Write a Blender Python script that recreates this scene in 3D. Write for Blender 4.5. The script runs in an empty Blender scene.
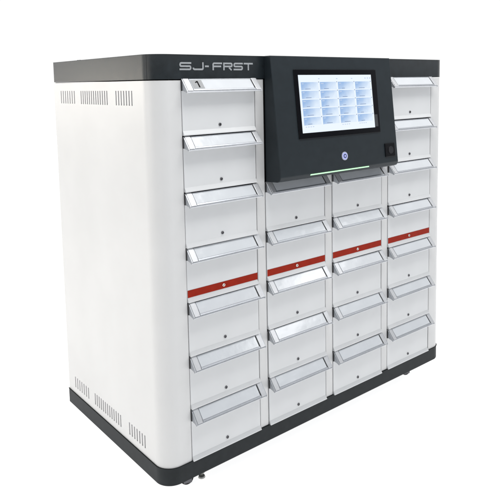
import bpy, bmesh, math, random
from mathutils import Vector, Matrix
random.seed(7)
scene = bpy.context.scene
COL = scene.collection

# ------------------------------------------------------------------ camera
cam_d = bpy.data.cameras.new('camera'); cam = bpy.data.objects.new('camera', cam_d); COL.objects.link(cam)
R_ = Vector((0.76178563, -0.6476587, -0.0148614)); U_ = Vector((0.07914572, 0.07027491, 0.99438292)); F_ = Vector((0.64297637, 0.75868283, -0.10479383))
cam.matrix_world = Matrix(((R_.x, U_.x, -F_.x, -0.84889613), (R_.y, U_.y, -F_.y, -1.50507114), (R_.z, U_.z, -F_.z, 1.16590256), (0, 0, 0, 1)))
cam_d.sensor_width = 36.0; cam_d.lens = 626.7807 / 500 * 36
cam_d.shift_x = -(273.7499 - 250) / 500; cam_d.shift_y = (149.4694 - 250) / 500
cam_d.clip_start = 0.05; cam_d.clip_end = 200
scene.camera = cam

# ------------------------------------------------------------------ world: white studio backdrop behind, dimmer room behind the camera
wd = bpy.data.worlds.new("World"); scene.world = wd; wd.use_nodes = True
nt = wd.node_tree; nt.nodes.clear()
out = nt.nodes.new('ShaderNodeOutputWorld'); bg = nt.nodes.new('ShaderNodeBackground')
tc = nt.nodes.new('ShaderNodeTexCoord'); dp = nt.nodes.new('ShaderNodeVectorMath'); dp.operation = 'DOT_PRODUCT'
dp.inputs[1].default_value = (0.643, 0.759, 0.0)
rp = nt.nodes.new('ShaderNodeValToRGB')
rp.color_ramp.elements[0].position = 0.46; rp.color_ramp.elements[0].color = (0.17, 0.19, 0.22, 1)
rp.color_ramp.elements[1].position = 0.66; rp.color_ramp.elements[1].color = (1.02, 1.02, 1.02, 1)
ma = nt.nodes.new('ShaderNodeMath'); ma.operation = 'MULTIPLY_ADD'; ma.inputs[1].default_value = 0.5; ma.inputs[2].default_value = 0.5
L = nt.links.new
L(tc.outputs['Generated'], dp.inputs[0]); L(dp.outputs['Value'], ma.inputs[0]); L(ma.outputs[0], rp.inputs[0])
L(rp.outputs[0], bg.inputs[0]); bg.inputs[1].default_value = 1.0; L(bg.outputs[0], out.inputs[0])

# ------------------------------------------------------------------ studio lamps
def area(name, loc, target, size, power, color):
    d = bpy.data.lights.new(name, 'AREA'); d.shape = 'RECTANGLE'; d.size, d.size_y = size; d.energy = power; d.color = color
    o = bpy.data.objects.new(name, d); COL.objects.link(o); o.location = loc
    o.rotation_euler = (Vector(target) - Vector(loc)).to_track_quat('-Z', 'Y').to_euler()
    return o
area('left_softbox', (-2.6, 0.6, 1.5), (0, 0.35, 0.7), (1.6, 1.6), 32, (1.0, 0.95, 0.875))
area('back_left_softbox', (-1.7, 3.0, 1.5), (0, 0.3, 1.1), (1.2, 0.9), 26, (1.0, 0.93, 0.81))
area('top_softbox', (0.6, -0.95, 3.0), (0.7, 0.0, 0.5), (1.8, 1.0), 58, (1.0, 0.99, 0.97))

area('glare_lamp', (2.72, -1.62, 2.63), (0.5, 0, 0.45), (1.0, 0.30), 7.5, (1.0, 1.0, 1.0))  # unseen lamp, added to put glare on the lower label strips

scene.view_settings.view_transform = 'Standard'; scene.view_settings.look = 'None'
scene.view_settings.exposure = 0.0; scene.view_settings.gamma = 1.0
scene.render.engine = 'CYCLES'

# ------------------------------------------------------------------ materials
def mat(name, col, rough=0.5, metal=0.0, coat=0.0, noise=0.0, nscale=60.0, bump=0.0, bscale=400.0, spec=0.5, var_rough=0.0, wave=0.0):
    m = bpy.data.materials.new(name); m.use_nodes = True; n = m.node_tree; b = n.nodes['Principled BSDF']
    b.inputs['Base Color'].default_value = (*col, 1); b.inputs['Roughness'].default_value = rough; b.inputs['Metallic'].default_value = metal
    b.inputs['Coat Weight'].default_value = coat; b.inputs['Coat Roughness'].default_value = 0.12; b.inputs['Specular IOR Level'].default_value = spec
    t = n.nodes.new('ShaderNodeTexCoord')
    if noise > 0:
        ns = n.nodes.new('ShaderNodeTexNoise'); ns.inputs['Scale'].default_value = nscale; ns.inputs['Detail'].default_value = 5
        n.links.new(t.outputs['Object'], ns.inputs['Vector'])
        r = n.nodes.new('ShaderNodeValToRGB'); lo = [c * (1 - noise) for c in col]; hi = [min(1, c * (1 + noise)) for c in col]
        r.color_ramp.elements[0].color = (*lo, 1); r.color_ramp.elements[1].color = (*hi, 1)
        r.color_ramp.elements[0].position = 0.3; r.color_ramp.elements[1].position = 0.7
        n.links.new(ns.outputs[0], r.inputs[0]); n.links.new(r.outputs[0], b.inputs['Base Color'])
        if var_rough > 0:
            q = n.nodes.new('ShaderNodeMath'); q.operation = 'MULTIPLY_ADD'; q.inputs[1].default_value = var_rough; q.inputs[2].default_value = rough - var_rough / 2
            n.links.new(ns.outputs[0], q.inputs[0]); n.links.new(q.outputs[0], b.inputs['Roughness'])
    if bump > 0:
        n2 = n.nodes.new('ShaderNodeTexNoise'); n2.inputs['Scale'].default_value = bscale; n2.inputs['Detail'].default_value = 3
        n.links.new(t.outputs['Object'], n2.inputs['Vector'])
        bp = n.nodes.new('ShaderNodeBump'); bp.inputs['Strength'].default_value = bump; bp.inputs['Distance'].default_value = 0.002
        n.links.new(n2.outputs[0], bp.inputs['Height']); n.links.new(bp.outputs[0], b.inputs['Normal'])
        if wave > 0:      # slight waviness of folded sheet steel
            n3 = n.nodes.new('ShaderNodeTexNoise'); n3.inputs['Scale'].default_value = 6; n3.inputs['Detail'].default_value = 1
            n.links.new(t.outputs['Object'], n3.inputs['Vector']); b3 = n.nodes.new('ShaderNodeBump'); b3.inputs['Strength'].default_value = wave; b3.inputs['Distance'].default_value = 0.006
            n.links.new(n3.outputs[0], b3.inputs['Height']); n.links.new(b3.outputs[0], bp.inputs['Normal'])
    return m
def emis(name, col, s):
    m = bpy.data.materials.new(name); m.use_nodes = True; n = m.node_tree; b = n.nodes['Principled BSDF']
    b.inputs['Base Color'].default_value = (0.02, 0.02, 0.02, 1); b.inputs['Roughness'].default_value = 0.25
    b.inputs['Emission Color'].default_value = (*col, 1); b.inputs['Emission Strength'].default_value = s
    return m
M_white = mat('white_powder_coat', (0.535, 0.538, 0.54), 0.40, noise=0.03, nscale=5, bump=0.10, bscale=500, wave=0.35)
M_drawer = mat('drawer_powder_coat', (0.565, 0.575, 0.585), 0.38, noise=0.035, nscale=5, bump=0.10, bscale=500, wave=0.35)
M_dark = mat('anthracite_paint', (0.010, 0.014, 0.017), 0.36, spec=0.28, noise=0.22, nscale=40, bump=0.12, bscale=600, var_rough=0.08)
M_console = mat('console_anthracite_paint', (0.014, 0.019, 0.023), 0.45, spec=0.18, noise=0.08, nscale=30, bump=0.10, bscale=700)
M_base = mat('anthracite_paint_dulled', (0.015, 0.018, 0.020), 0.55, spec=0.10, noise=0.12, nscale=40, bump=0.12, bscale=600)  # same paint as the top cover, sheen cut to subdue the floor's reflection
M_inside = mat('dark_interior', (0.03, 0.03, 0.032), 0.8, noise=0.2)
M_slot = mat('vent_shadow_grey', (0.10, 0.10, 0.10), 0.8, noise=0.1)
M_alu = mat('brushed_aluminium', (0.50, 0.515, 0.54), 0.30, metal=0.6, noise=0.05, nscale=120)
M_edge = mat('aluminium_edge', (0.42, 0.44, 0.47), 0.38, metal=0.8, noise=0.05, nscale=120)
M_cap = mat('silver_end_cap', (0.52, 0.53, 0.55), 0.32, metal=0.35, coat=0.3, noise=0.05, nscale=90)
M_label = mat('clear_label_cover', (0.56, 0.585, 0.615), 0.20, coat=0.5, noise=0.03, nscale=14, bump=0.8, bscale=24)
M_card = mat('grey_number_card', (0.27, 0.28, 0.29), 0.4, noise=0.05)
M_black = mat('black_glass', (0.003, 0.003, 0.004), 0.10, spec=0.25, noise=0.1)
M_ink = mat('black_ink', (0.006, 0.006, 0.006), 0.7, spec=0.1, noise=0.05)
M_red = mat('red_band_paint', (0.255, 0.014, 0.004), 0.5, spec=0.08, noise=0.08, nscale=50)
M_lock = mat('lock_steel', (0.12, 0.12, 0.13), 0.35, metal=0.8, noise=0.1)
M_lockl = mat('bright_lock_steel', (0.65, 0.62, 0.60), 0.3, metal=0.7, noise=0.1)
M_text = mat('silver_lettering', (0.27, 0.285, 0.30), 0.45, spec=0.3, metal=0.1, noise=0.05, nscale=90)
M_rubber = mat('caster_rubber', (0.012, 0.012, 0.012), 0.6, spec=0.15, noise=0.2)
M_steel = mat('zinc_steel', (0.42, 0.42, 0.40), 0.35, metal=0.8, noise=0.15, nscale=200)
M_green = emis('green_light', (0.46, 0.95, 0.50), 1.5)
M_blueb = emis('blue_ring_light', (0.46, 0.50, 0.95), 0.95)
M_screen = emis('screen_white', (0.84, 0.92, 1.0), 0.98)
M_mark = emis('screen_marks', (0.16, 0.22, 0.38), 1.0)
M_mark2 = emis('screen_fine_lines', (0.50, 0.60, 0.78), 1.0)
# screen tile: blue artwork fading to white across the tile (what the display shows)
M_tile = bpy.data.materials.new('screen_tile'); M_tile.use_nodes = True
n = M_tile.node_tree; b = n.nodes['Principled BSDF']; uv = n.nodes.new('ShaderNodeUVMap'); sp = n.nodes.new('ShaderNodeSeparateXYZ')
nz = n.nodes.new('ShaderNodeTexNoise'); nz.inputs['Scale'].default_value = 45; tcn = n.nodes.new('ShaderNodeTexCoord')
add = n.nodes.new('ShaderNodeMath'); add.operation = 'MULTIPLY_ADD'; add.inputs[1].default_value = -0.45
ad2 = n.nodes.new('ShaderNodeMath'); ad2.operation = 'MULTIPLY_ADD'; ad2.inputs[1].default_value = 0.5
cr = n.nodes.new('ShaderNodeValToRGB'); cr.color_ramp.elements[0].position = 0.1; cr.color_ramp.elements[0].color = (0.32, 0.50, 0.80, 1)
cr.color_ramp.elements[1].position = 0.95; cr.color_ramp.elements[1].color = (0.76, 0.87, 1.0, 1)
n.links.new(uv.outputs[0], sp.inputs[0]); n.links.new(tcn.outputs['Object'], nz.inputs['Vector'])
n.links.new(sp.outputs[1], add.inputs[0]); n.links.new(sp.outputs[0], add.inputs[2])
n.links.new(nz.outputs[0], ad2.inputs[0]); n.links.new(add.outputs[0], ad2.inputs[2]); n.links.new(ad2.outputs[0], cr.inputs[0])
b.inputs['Base Color'].default_value = (0.02, 0.02, 0.02, 1); b.inputs['Roughness'].default_value = 0.25
n.links.new(cr.outputs[0], b.inputs['Emission Color']); b.inputs['Emission Strength'].default_value = 0.95
# floor: plain white, glow added to wash out shadow and keep the background white
M_floor = bpy.data.materials.new('white_glow_floor'); M_floor.use_nodes = True
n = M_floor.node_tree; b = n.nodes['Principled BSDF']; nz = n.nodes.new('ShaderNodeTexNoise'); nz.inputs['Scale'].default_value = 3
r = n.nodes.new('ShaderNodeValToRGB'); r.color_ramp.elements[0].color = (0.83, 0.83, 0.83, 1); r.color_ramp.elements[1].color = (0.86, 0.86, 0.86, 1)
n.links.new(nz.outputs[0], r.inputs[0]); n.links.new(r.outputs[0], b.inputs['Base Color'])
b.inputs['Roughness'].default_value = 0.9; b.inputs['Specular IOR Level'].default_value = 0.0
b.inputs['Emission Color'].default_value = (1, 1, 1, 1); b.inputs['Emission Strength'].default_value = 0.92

# ------------------------------------------------------------------ mesh helpers
def bx(bm, x0, x1, y0, y1, z0, z1, mi=0):
    v = [bm.verts.new(c) for c in ((x0,y0,z0),(x1,y0,z0),(x1,y1,z0),(x0,y1,z0),(x0,y0,z1),(x1,y0,z1),(x1,y1,z1),(x0,y1,z1))]
    fs = [bm.faces.new([v[i] for i in q]) for q in ((0,3,2,1),(4,5,6,7),(0,1,5,4),(1,2,6,5),(2,3,7,6),(3,0,4,7))]
    for f in fs: f.material_index = mi
    return fs
def prism_x(bm, prof, x0, x1, mi=0):
    """extrude a yz profile along x"""
    a = [bm.verts.new((x0, y, z)) for y, z in prof]; c = [bm.verts.new((x1, y, z)) for y, z in prof]; N = len(prof)
    fs = [bm.faces.new(a), bm.faces.new(list(reversed(c)))]
    for i in range(N): fs.append(bm.faces.new([a[i], c[i], c[(i+1) % N], a[(i+1) % N]]))
    for f in fs: f.material_index = mi
    return fs
def prism_z(bm, foot, z0, z1, smooth=False):
    a = [bm.verts.new((x, y, z0)) for x, y in foot]; c = [bm.verts.new((x, y, z1)) for x, y in foot]; N = len(foot)
    bm.faces.new(a); bm.faces.new(c)
    for i in range(N):
        f = bm.faces.new([a[i], c[i], c[(i+1) % N], a[(i+1) % N]]); f.smooth = smooth
def cyl(bm, c, axis, r0, r1, h, seg=24, mi=0):
    """cylinder or cone from c along axis"""
    q = Vector(axis).normalized().to_track_quat('Z', 'Y'); c = Vector(c); A = []; B = []
    for i in range(seg):
        t = 2 * math.pi * i / seg
        A.append(bm.verts.new(c + q @ Vector((r0*math.cos(t), r0*math.sin(t), 0)))); B.append(bm.verts.new(c + q @ Vector((r1*math.cos(t), r1*math.sin(t), h))))
    fs = [bm.faces.new(list(reversed(A))), bm.faces.new(B)]
    for i in range(seg):
        f = bm.faces.new([A[i], A[(i+1) % seg], B[(i+1) % seg], B[i]]); f.smooth = True; fs.append(f)
    for f in fs: f.material_index = mi
def bevel(bm, w, seg=2, ang=0.6):
    bm.normal_update()
    es = [e for e in bm.edges if len(e.link_faces) == 2 and e.calc_face_angle(0) > ang]
    bmesh.ops.bevel(bm, geom=es, offset=w, segments=seg, profile=0.5, affect='EDGES', clamp_overlap=True)
def obj(name, bm, mats, parent=None, recalc=True):
    if recalc: bmesh.ops.recalc_face_normals(bm, faces=bm.faces[:])
    me = bpy.data.meshes.new(name); bm.to_mesh(me); bm.free()
    for m in (mats if isinstance(mats, (list, tuple)) else [mats]): me.materials.append(m)
    o = bpy.data.objects.new(name, me); COL.objects.link(o)
    if parent: o.parent = parent
    return o
def new(): return bmesh.new()

# ------------------------------------------------------------------ dimensions (metres)
W, D, H = 1.342, 0.689, 1.25
ZT, ZB = 1.1813, 0.0541
X0, P, DW = 0.0909, 0.2991, 0.2629
ZH1, PZ = 1.1813, 0.1617
RC = 0.052

# ------------------------------------------------------------------ the floor
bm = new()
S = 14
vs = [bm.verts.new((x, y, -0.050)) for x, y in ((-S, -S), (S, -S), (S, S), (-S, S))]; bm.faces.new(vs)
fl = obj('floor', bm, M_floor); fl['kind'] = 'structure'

# ------------------------------------------------------------------ cabinet root
root = bpy.data.objects.new('drawer_cabinet', None); COL.objects.link(root); root.location = (0, 0, 0)
root['label'] = 'white tool cabinet with dark grey top, 24 drawers and a touchscreen console on its front'
root['category'] = 'tool cabinet'

def arc(cx, cy, r, a0, a1, n=14):
    return [(cx + r*math.cos(math.radians(a0 + (a1-a0)*i/n)), cy + r*math.sin(math.radians(a0 + (a1-a0)*i/n))) for i in range(n+1)]

# side panel with rounded front corner and real slots
def side_panel(mirror):
    bm = new()
    X = (lambda x: W - x) if mirror else (lambda x: x)
    z0, z1 = ZB + 0.0005, ZT - 0.003
    zr = [z0, 0.078, 0.1185, 1.1085, 1.151, z1]
    slots = []
    for y0, y1, k in ((0.5145, 0.632, 7), (0.2715, 0.4665, 13), (0.1135, 0.2175, 7)):
        st = (y1 - y0 - 0.0062) / (k - 1)
        for i in range(k): slots.append((y0 + st*i, y0 + st*i + 0.0062))
    ys = sorted([RC, D] + [v for s in slots for v in s]); slotset = {(round(a, 5), round(b, 5)) for a, b in slots}
    grid = {}
    def V(x, y, z):
        k = (round(x, 5), round(y, 5), round(z, 5))
        if k not in grid: grid[k] = bm.verts.new((X(x), y, z))
        return grid[k]
    for i in range(len(ys)-1):
        a, b2 = ys[i], ys[i+1]
        isS = (round(a, 5), round(b2, 5)) in slotset
        for j in range(5):
            c, d = zr[j], zr[j+1]
            if isS and j in (1, 3):
                t = 0.004
                for q in (((0,a,c),(0,b2,c),(t,b2,c),(t,a,c)), ((0,a,d),(0,b2,d),(t,b2,d),(t,a,d)), ((0,a,c),(0,a,d),(t,a,d),(t,a,c)), ((0,b2,c),(0,b2,d),(t,b2,d),(t,b2,c))):
                    bm.faces.new([V(*p) for p in q])
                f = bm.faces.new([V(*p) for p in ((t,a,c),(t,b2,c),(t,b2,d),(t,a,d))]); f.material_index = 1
            else: bm.faces.new([V(*p) for p in ((0,a,c),(0,b2,c),(0,b2,d),(0,a,d))])
    pts = arc(RC, RC, RC, 180, 270, 18) + [(X0 - 0.0008, 0.0), (X0 - 0.0008, 0.02)]
    for i in range(len(pts)-1):
        for j in range(5):
            f = bm.faces.new([V(pts[i][0], pts[i][1], zr[j]), V(pts[i+1][0], pts[i+1][1], zr[j]), V(pts[i+1][0], pts[i+1][1], zr[j+1]), V(pts[i][0], pts[i][1], zr[j+1])])
            f.smooth = i < len(pts)-2
    bm.normal_update()
    for f in bm.faces:          # outward normals by hand: the panel is an open sheet
        c = f.calc_center_median(); 
    for e in bm.edges:
        if len(e.link_faces) == 2 and e.calc_face_angle(0) > 0.5: e.smooth = False
    o = obj('side_panel', bm, [M_white, M_slot], root)
    return o
sp1 = side_panel(False); sp2 = side_panel(True)

# back panel and the recessed front frame between the drawers
bm = new(); bx(bm, 0.004, W-0.004, D-0.004, D-0.001, ZB+0.001, ZT-0.001); obj('back_panel', bm, M_white, root)
bm = new(); bx(bm, 0.07, W-0.07, 0.026, 0.03, ZB+0.001, ZT-0.001); obj('carcass', bm, M_inside, root)
for c in range(3):
    bm = new(); xs = X0 + P*c + DW; bx(bm, xs+0.0012, X0+P*(c+1)-0.0022, 0.0005, 0.024, ZB+0.0008, ZT-0.002); bevel(bm, 0.0012, 2)
    obj('front_stile', bm, M_white, root)

# dark top cover with seam grooves at its rounded corners
def footprint(off, grooves):
    e = off; r = RC + e
    left = arc(RC, RC, r, 180, 270, 20)
    if grooves:
        g = lambda a, rr: (RC + rr*math.cos(math.radians(a)), RC + rr*math.sin(math.radians(a)))
        left = arc(RC, RC, r, 180, 202, 5) + [g(203, r-0.0009), g(205.5, r-0.0009), g(206.5, r)] + arc(RC, RC, r, 209, 270, 14)
    right = arc(W-RC, RC, r, 270, 360, 20)
    pts = []
    if grooves:
        pts += arc(0.009-e, D+e-0.009, 0.009, 90, 180, 8)
    else: pts += [(-e, D+e)]
    pts += left + right + (arc(W+e-0.009, D+e-0.009, 0.009, 0, 90, 8) if grooves else [(W+e, D+e)])
    return pts
bm = new(); prism_z(bm, footprint(0.0015, True), ZT, H, True); bm.normal_update()
top_e = [e for e in bm.edges if all(abs(v.co.z - H) < 1e-5 for v in e.verts)]
bmesh.ops.bevel(bm, geom=top_e, offset=0.003, segments=3, profile=0.5, affect='EDGES', clamp_overlap=True)
for e in bm.edges:
    if len(e.link_faces) == 2 and e.calc_face_angle(0) > 0.55: e.smooth = False
top = obj('top_cover', bm, M_dark, root)
bm = new(); cyl(bm, (0.012, 0.50, H), (0, 0, 1), 0.005, 0.004, 0.002, 12); cyl(bm, (0.012, 0.485, H), (0, 0, 1), 0.003, 0.003, 0.002, 12); obj('screw', bm, M_ink, top)
# plinth
bm = new(); prism_z(bm, footprint(0.0015, False), 0.0, ZB, True); bm.normal_update()
be = [e for e in bm.edges if all(abs(v.co.z) < 1e-5 for v in e.verts) or all(abs(v.co.z-ZB) < 1e-5 for v in e.verts)]
bmesh.ops.bevel(bm, geom=be, offset=0.0022, segments=2, profile=0.5, affect='EDGES', clamp_overlap=True)
for e in bm.edges:
    if len(e.link_faces) == 2 and e.calc_face_angle(0) > 0.55: e.smooth = False
obj('base', bm, M_base, root)

# ------------------------------------------------------------------ lettering
def ribbon(bm, pts, t, closed=False, y=-0.0027, dep=0.0009, mi=0):
    n = len(pts); P2 = [Vector(p) for p in pts]; L1 = []; L2 = []
    for i in range(n):
        if closed or 0 < i < n-1:
            a = (P2[i] - P2[i-1]).normalized(); c = (P2[(i+1) % n] - P2[i]).normalized()
        elif i == 0: a = c = (P2[1] - P2[0]).normalized()
        else: a = c = (P2[-1] - P2[-2]).normalized()
        na = Vector((-a.y, a.x)); nc = Vector((-c.y, c.x)); m = (na + nc).normalized(); k = t/2 / max(0.35, m.dot(na))
        L1.append(P2[i] + m*k); L2.append(P2[i] - m*k)
    def vv(p, yy): return bm.verts.new((p.x, yy, p.y))
    A = [(vv(L1[i], y), vv(L2[i], y), vv(L1[i], y+dep), vv(L2[i], y+dep)) for i in range(n)]
    for i in range(n if closed else n-1):
        p, q = A[i], A[(i+1) % n]
        for f in ((p[0], p[1], q[1], q[0]), (p[0], q[0], q[2], p[2]), (p[1], p[3], q[3], q[1])): bm.faces.new(f).material_index = mi
    if not closed:
        for p in (A[0], A[-1]): bm.faces.new((p[0], p[2], p[3], p[1])).material_index = mi
TX0, TZ0, TZ1 = 0.0866, 1.2063, 1.2287; UX = 0.2594 / 367; t = 0.0048; hh = TZ1 - TZ0; k = t/2; r = 0.0035
def letter(ch, u0, u1):
    bm = new(); x0 = TX0 + (u0-43)*UX + k; x1 = TX0 + (u1-43)*UX - k; zb, zt2 = TZ0 + k, TZ1 - k; zm = (zb+zt2)/2; e = r
    def rc(*p): return p
    if ch == 'S':
        ribbon(bm, [(x1+k, zt2), (x0+e, zt2), (x0+e*.3, zt2-e*.3), (x0, zt2-e), (x0, zm+e*.9), (x0+e*.3, zm+e*.2), (x0+e, zm), (x1-e, zm), (x1-e*.3, zm-e*.2), (x1, zm-e*.9), (x1, zb+e), (x1-e*.3, zb+e*.3), (x1-e, zb), (x0-k, zb)], t)
    if ch == 'J':
        ribbon(bm, [(x1, zt2+k), (x1, zb+e), (x1-e*.3, zb+e*.3), (x1-e, zb), (x0+e, zb), (x0+e*.3, zb+e*.3), (x0, zb+e), (x0, zb+e*1.35)], t)
    if ch == '-': ribbon(bm, [(x0-k, zm), (x1+k, zm)], t)
    if ch == 'F':
        ribbon(bm, [(x1+k, zt2), (x0+e, zt2), (x0+e*.3, zt2-e*.3), (x0, zt2-e), (x0, zb-k)], t); ribbon(bm, [(x0+k, zm), (x1-.001, zm)], t)
    if ch == 'R':
        ribbon(bm, [(x0, zb-k), (x0, zt2), (x1-e, zt2), (x1-e*.3, zt2-e*.3), (x1, zt2-e), (x1, zm+e*.9), (x1-e*.3, zm+e*.2), (x1-e, zm), (x0+k, zm)], t)
        ribbon(bm, [(x1-.0105, zm-k-.0007), (x1-.0015, zb-k+.0004)], t)
    if ch == 'T':
        ribbon(bm, [(x0-k, zt2), (x1+k, zt2)], t); xm = (x0+x1)/2; ribbon(bm, [(xm, zt2-k), (xm, zb-k)], t)
    o = obj('letter', bm, M_text, top); return o
for ch, a, c in (('S', 43, 98), ('J', 104, 157), ('-', 163, 182), ('F', 200, 248), ('R', 254, 302), ('S', 307, 356), ('T', 361, 410)): letter(ch, a, c)

# ------------------------------------------------------------------ drawers
# prototypes: built at column 0, row 1 in local coordinates (origin at the drawer's top left front edge)
def build_drawer(stripe):
    bm = new(); x0, x1 = 0.0012, DW - 0.002; zb = -PZ + 0.0035; zt = -0.0045
    prof = [(0.02, zt), (0.0, zt), (0.0, zb+0.0135), (-0.0068, zb+0.0030), (-0.0068, zb), (0.02, zb)]
    fs = prism_x(bm, prof, x0, x1); bevel(bm, 0.0007, 1)
    d = obj('drawer', bm, M_drawer, root)
    # handle: sloping aluminium profile with its lip
    bm = new(); hx0, hx1 = 0.0015, DW + 0.0045; cw = 0.021
    s = (-0.028, -0.0335)
    prof = [(-0.0005, 0.0), (-0.028, -0.0335), (-0.0292, -0.0362), (-0.0278, -0.0382), (-0.0235, -0.0382), (-0.0235, -0.0350), (-0.0005, -0.0055)]
    prism_x(bm, prof, hx0+0.0035, hx1-0.0035); bevel(bm, 0.0005, 1)
    h = obj('handle', bm, M_alu, d)
    # thin sheets lying on the slope: n = outward normal of slope
    dy, dz = s; ln = math.hypot(dy, dz); ty, tz = dy/ln, dz/ln; ny, nz2 = tz, -ty   # along, normal
    def slope(u, o): return (-0.0005 + ty*u + ny*o, tz*u + nz2*o)
    def slab(bm, u0, u1, xa, xb, lo, hi, mi=0, skew=0.0):
        pr = [slope(u0, lo), slope(u0, hi), slope(u1, hi), slope(u1, lo)]
        return prism_x(bm, pr, xa, xb, mi)
    bm = new(); slab(bm, 0.0005, 0.0030, hx0+0.0225, hx1-0.0225, 0.0002, 0.0016); slab(bm, 0.0375, 0.0425, hx0+0.0225, hx1-0.0225, 0.0002, 0.0016); bevel(bm, 0.0004, 1)
    obj('handle_rail', bm, M_edge, d)
    bm = new(); slab(bm, 0.0034, 0.0371, hx0+0.024, hx1-0.0255, 0.0003, 0.0011)
    obj('label_strip', bm, M_label, d)
    # end caps: solid triangular ends with a rounded nose
    for xa, xb in ((hx0, hx0+cw), (hx1-cw, hx1)):
        bm = new()
        prof = [(-0.0005, 0.0012), (-0.0290, -0.0330), (-0.0305, -0.0365), (-0.0285, -0.0392), (-0.0235, -0.0392), (-0.0215, -0.0370), (-0.0060, -0.0330), (-0.0005, -0.0330)]
        # slim cheek at the very end, thin cover over the profile
        ch0, ch1 = (xa, xa+0.0035) if xa == hx0 else (xb-0.0035, xb)
        prism_x(bm, prof, ch0, ch1, 1)
        c0, c1 = (xa+0.0036, xb) if xa == hx0 else (xa, xb-0.0036)
        slab(bm, -0.0004, 0.0436, c0, c1, 0.0004, 0.0022)
        bevel(bm, 0.0008, 2)
        obj('end_cap', bm, [M_cap, M_edge], d)
    bm = new(); slab(bm, 0.0034, 0.0371, hx1-0.0251, hx1-0.0216, 0.0001, 0.0005); obj('groove', bm, M_inside, d)
    bm = new(); bx(bm, -0.0002, 0.0045, -0.0032, 0.001, -0.0325, -0.0012); obj('gap_shadow_plate', bm, M_inside, d)  # dark plate standing in for the gap shadow behind the handle's left end
    # lock
    zl = -PZ + 0.0286; xl = DW/2 - 0.002
    if stripe:
        bm = new(); bx(bm, x0+0.0006, x1-0.0006, -0.0008, 0.0, -PZ+0.0178, -PZ+0.0392); obj('red_band', bm, M_red, d)
    bm = new(); cyl(bm, (xl, 0.0005, zl), (0, -1, 0), 0.0050, 0.0045, 0.0028, 20)
    ribbon(bm, [(xl-0.0016, zl-0.0028), (xl+0.0016, zl+0.0028)], 0.0020, y=-0.0029, dep=0.0008, mi=1)
    obj('lock', bm, [M_lockl if stripe else M_lock, M_ink], d)
    return d
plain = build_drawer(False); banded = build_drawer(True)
used = {False: False, True: False}
def copy_tree(o, parent):
    c = o.copy(); COL.objects.link(c); c.parent = parent
    for ch in list(o.children): copy_tree(ch, c)
    return c
firsts = {}
for c in range(4):
    for rrow in range(1, 8):
        if c in (1, 2) and rrow in (1, 2): continue       # the console stands in their place
        st = rrow == 4; src = banded if st else plain
        if not used[st]: d = src; used[st] = True; copy_src = None
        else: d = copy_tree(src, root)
        d.location = (X0 + P*c + random.uniform(-.0004, .0004), random.uniform(-.0010, .0006), ZH1 - PZ*(rrow-1) + random.uniform(-.0004, .0004))
        d.rotation_euler = (0, math.radians(random.uniform(-.12, .12)), math.radians(random.uniform(-.15, .15)))
        if st: d['label'] = 'drawer front with a dark red band along its lower edge'
        firsts[(c, rrow)] = d
# number card with a black 1 under the clear cover of the top left handle
d = firsts[(0, 1)]
dy, dz = -0.028, -0.0335; ln = math.hypot(dy, dz); ty, tz = dy/ln, dz/ln; ny, nz2 = tz, -ty
def sl(u, o): return (-0.0005 + ty*u + ny*o, tz*u + nz2*o)
bm = new(); prism_x(bm, [sl(0.005, 0.0013), sl(0.005, 0.0017), sl(0.0355, 0.0017), sl(0.0355, 0.0013)], 0.0275, 0.064)
obj('number_card', bm, M_card, d)
bm = new(); prism_x(bm, [sl(0.009, 0.0019), sl(0.009, 0.0022), sl(0.032, 0.0022), sl(0.032, 0.0019)], 0.046, 0.0502)
va = [(0.046, 0.009), (0.046, 0.0135), (0.0405, 0.0165), (0.0395, 0.0135)]
q = [bm.verts.new((x, *sl(u, 0.0022))) for x, u in va]; bm.faces.new(q)
obj('number', bm, M_ink, d)

# ------------------------------------------------------------------ console
KX0, KX1 = 0.3915, 0.957
def fy(z): return -0.031 - 0.1132*(1.25 - z)
bm = new()
prof = [(-0.0005, 0.858), (-0.0005, 1.2505), (-0.0305, 1.2505), (fy(0.878), 0.878), (-0.067, 0.8655), (-0.055, 0.8615)]
prism_x(bm, prof, KX0, KX1); bevel(bm, 0.0022, 3, 0.5)
for f in bm.faces: f.smooth = f.calc_area() < 0.0012
con = obj('console', bm, M_console, root)
# frame parallel to the face: (x, u along face downwards from top, o outwards)
sd = math.hypot(1, 0.1132); nyy, nzz = -1/sd, 0.1132/sd
def fc(x, z, o): return (x, fy(z) + nyy*o, z + nzz*o)
def plate(bm, x0, x1, z0, z1, o0, o1, mi=0):
    v = [bm.verts.new(fc(x, z, o)) for o in (o0, o1) for x, z in ((x0, z0), (x1, z0), (x1, z1), (x0, z1))]
    for q in ((0,3,2,1), (4,5,6,7), (0,1,5,4), (1,2,6,5), (2,3,7,6), (3,0,4,7)): bm.faces.new([v[i] for i in q]).material_index = mi
bm = new(); plate(bm, 0.4800, 0.8700, 0.9892, 1.2080, 0.0002, 0.0028); bevel(bm, 0.0008, 2)
bez = obj('screen_bezel', bm, M_black, con)
bm = new(); SX0, SX1, SZ0, SZ1 = 0.4962, 0.8423, 1.0074, 1.1908
plate(bm, SX0, SX1, SZ0, SZ1, 0.0029, 0.0032)
uvl = bm.loops.layers.uv.new('UVMap')
def flat(x0, x1, z0, z1, o, mi):
    f = bm.faces.new([bm.verts.new(fc(x, z, o)) for x, z in ((x0, z0), (x1, z0), (x1, z1), (x0, z1))]); f.material_index = mi
    for l, u in zip(f.loops, ((0, 0), (1, 0), (1, 1), (0, 1))): l[uvl].uv = u
sw = SX1 - SX0; sh = SZ1 - SZ0
rnd = random.Random(3)
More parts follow.
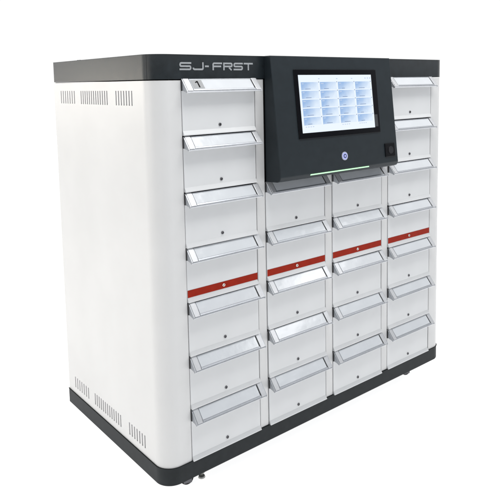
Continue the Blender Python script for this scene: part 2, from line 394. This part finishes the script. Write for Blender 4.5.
for cc in range(4):
    for rr in range(5):
        xa = SX0 + sw*(0.025 + 0.243*cc); xb = xa + sw*0.222
        zt3 = SZ1 - sh*(0.125 + 0.152*rr); zb3 = zt3 - sh*0.136
        flat(xa, xb, zb3, zt3, 0.0035, 1)
        flat(xa+sw*.012, xa+sw*(.03+.02*rnd.random()), zt3-sh*.035, zt3-sh*.02, 0.0037, 3)
        flat(xb+sw*.002, xb+sw*.012, zt3-sh*.008, zt3+sh*.008, 0.0037, 2)
        flat(xa+sw*.05, xa+sw*(.09+.05*rnd.random()), zb3+sh*.014, zb3+sh*.022, 0.0037, 2)
        flat(xa, xa+sw*.01, zb3-sh*.004, zb3+sh*.006, 0.0037, 3)
for k2 in range(3): flat(SX1-sw*(.10-.035*k2), SX1-sw*(.085-.035*k2), SZ1-sh*.075, SZ1-sh*.05, 0.0037, 3)
for k2 in (0.25, 0.49, 0.70): flat(SX0+sw*k2, SX0+sw*(k2+.02), SZ1-sh*.075, SZ1-sh*.06, 0.0037, 3)
for cc in (0, 2, 3):
    for j in range(4): flat(SX0+sw*(.04+.243*cc+.03*j), SX0+sw*(.058+.243*cc+.03*j), SZ1-sh*.905, SZ1-sh*.892, 0.0037, 3)
obj('screen', bm, [M_screen, M_tile, M_mark, M_mark2], bez, recalc=False)
bm = new(); plate(bm, 0.8435, 0.8600, 1.010, 1.052, 0.0029, 0.0031); 
obj('reflection_patch', bm, mat('reflection_grey', (0.03, 0.032, 0.034), 0.3, noise=0.1), bez)  # lighter grey plate imitating a reflection at the bezel's lower right
# power button: silver ring around a blue lit ring
def disc(bm, x, z, r0, o0, o1, mi=0, seg=32):
    A = [bm.verts.new(fc(x + r0*math.cos(2*math.pi*i/seg), z + r0*math.sin(2*math.pi*i/seg), o0)) for i in range(seg)]
    B = [bm.verts.new(fc(x + r0*math.cos(2*math.pi*i/seg), z + r0*math.sin(2*math.pi*i/seg), o1)) for i in range(seg)]
    bm.faces.new(B).material_index = mi
    for i in range(seg): bm.faces.new([A[i], A[(i+1) % seg], B[(i+1) % seg], B[i]]).material_index = mi
bx_, bz_ = 0.6785, 0.9208
bm = new(); disc(bm, bx_, bz_, 0.0142, 0.0, 0.0022); pb = obj('power_button', bm, mat('button_metal', (0.55, 0.57, 0.66), 0.3, metal=0.6, noise=0.05), con)
bm = new(); disc(bm, bx_, bz_, 0.0112, 0.0022, 0.0030); obj('light_ring', bm, M_blueb, pb)
bm = new(); disc(bm, bx_, bz_, 0.0074, 0.0030, 0.0036); obj('button_face', bm, mat('button_face_metal', (0.10, 0.12, 0.22), 0.3, metal=0.7, noise=0.05), pb)
bm = new(); disc(bm, bx_, bz_, 0.0035, 0.0036, 0.0038); obj('button_mark', bm, M_blueb, pb)
# fingerprint reader: black recess with a raised rim
bm = new(); plate(bm, 0.8870, 0.9410, 0.8990, 0.9465, 0.0002, 0.0035); bevel(bm, 0.001, 2)
fr = obj('fingerprint_reader', bm, M_black, con)
bm = new(); disc(bm, 0.916, 0.9225, 0.0135, 0.0036, 0.0050, 0, 24); obj('sensor', bm, mat('sensor_black', (0.010, 0.010, 0.012), 0.2, noise=0.2), fr)
# green light strip under the front lower edge
bm = new(); a = fc(0, 0.878, 0)
prism_x(bm, [(-0.0738, 0.8765), (-0.0744, 0.8750), (-0.0735, 0.8728), (-0.069, 0.8720), (-0.069, 0.8765)], 0.518, 0.796)
obj('light_strip', bm, M_green, con)

# ------------------------------------------------------------------ casters
def caster(x, y, rot):
    c = bpy.data.objects.new('caster', None); COL.objects.link(c); c.parent = root; c.location = (x, y, 0); c.rotation_euler = (0, 0, rot)
    bm = new(); cyl(bm, (-0.010, 0, -0.0290), (1, 0, 0), 0.0205, 0.0205, 0.020, 32); bevel(bm, 0.003, 2)
    obj('wheel', bm, M_rubber, c)
    bm = new(); cyl(bm, (-0.0150, 0, -0.0305), (1, 0, 0), 0.010, 0.010, 0.030, 16)
    for s in (-1, 1): bx(bm, s*0.0135-0.001, s*0.0135+0.001, -0.013, 0.013, -0.041, -0.003)
    bx(bm, -0.03, 0.03, -0.026, 0.026, -0.0032, -0.0004); obj('bracket', bm, M_lock, c)
for x, y, a in ((0.103, 0.055, 1.3), (W-0.165, 0.060, 1.3), (0.112, D-0.085, 0.5), (W-0.11, D-0.085, -0.3)): caster(x, y, a)
# levelling foot beside the front left caster
for xx, yy in ((0.155, 0.050), (W-0.26, 0.20)):
    bm = new(); cyl(bm, (xx, yy, -0.0335), (0, 0, 1), 0.0105, 0.0105, 0.008, 6); cyl(bm, (xx, yy, -0.046), (0, 0, 1), 0.006, 0.006, 0.0456, 16); cyl(bm, (xx, yy, -0.0495), (0, 0, 1), 0.0115, 0.009, 0.006, 20)
    obj('levelling_foot', bm, M_steel, root)
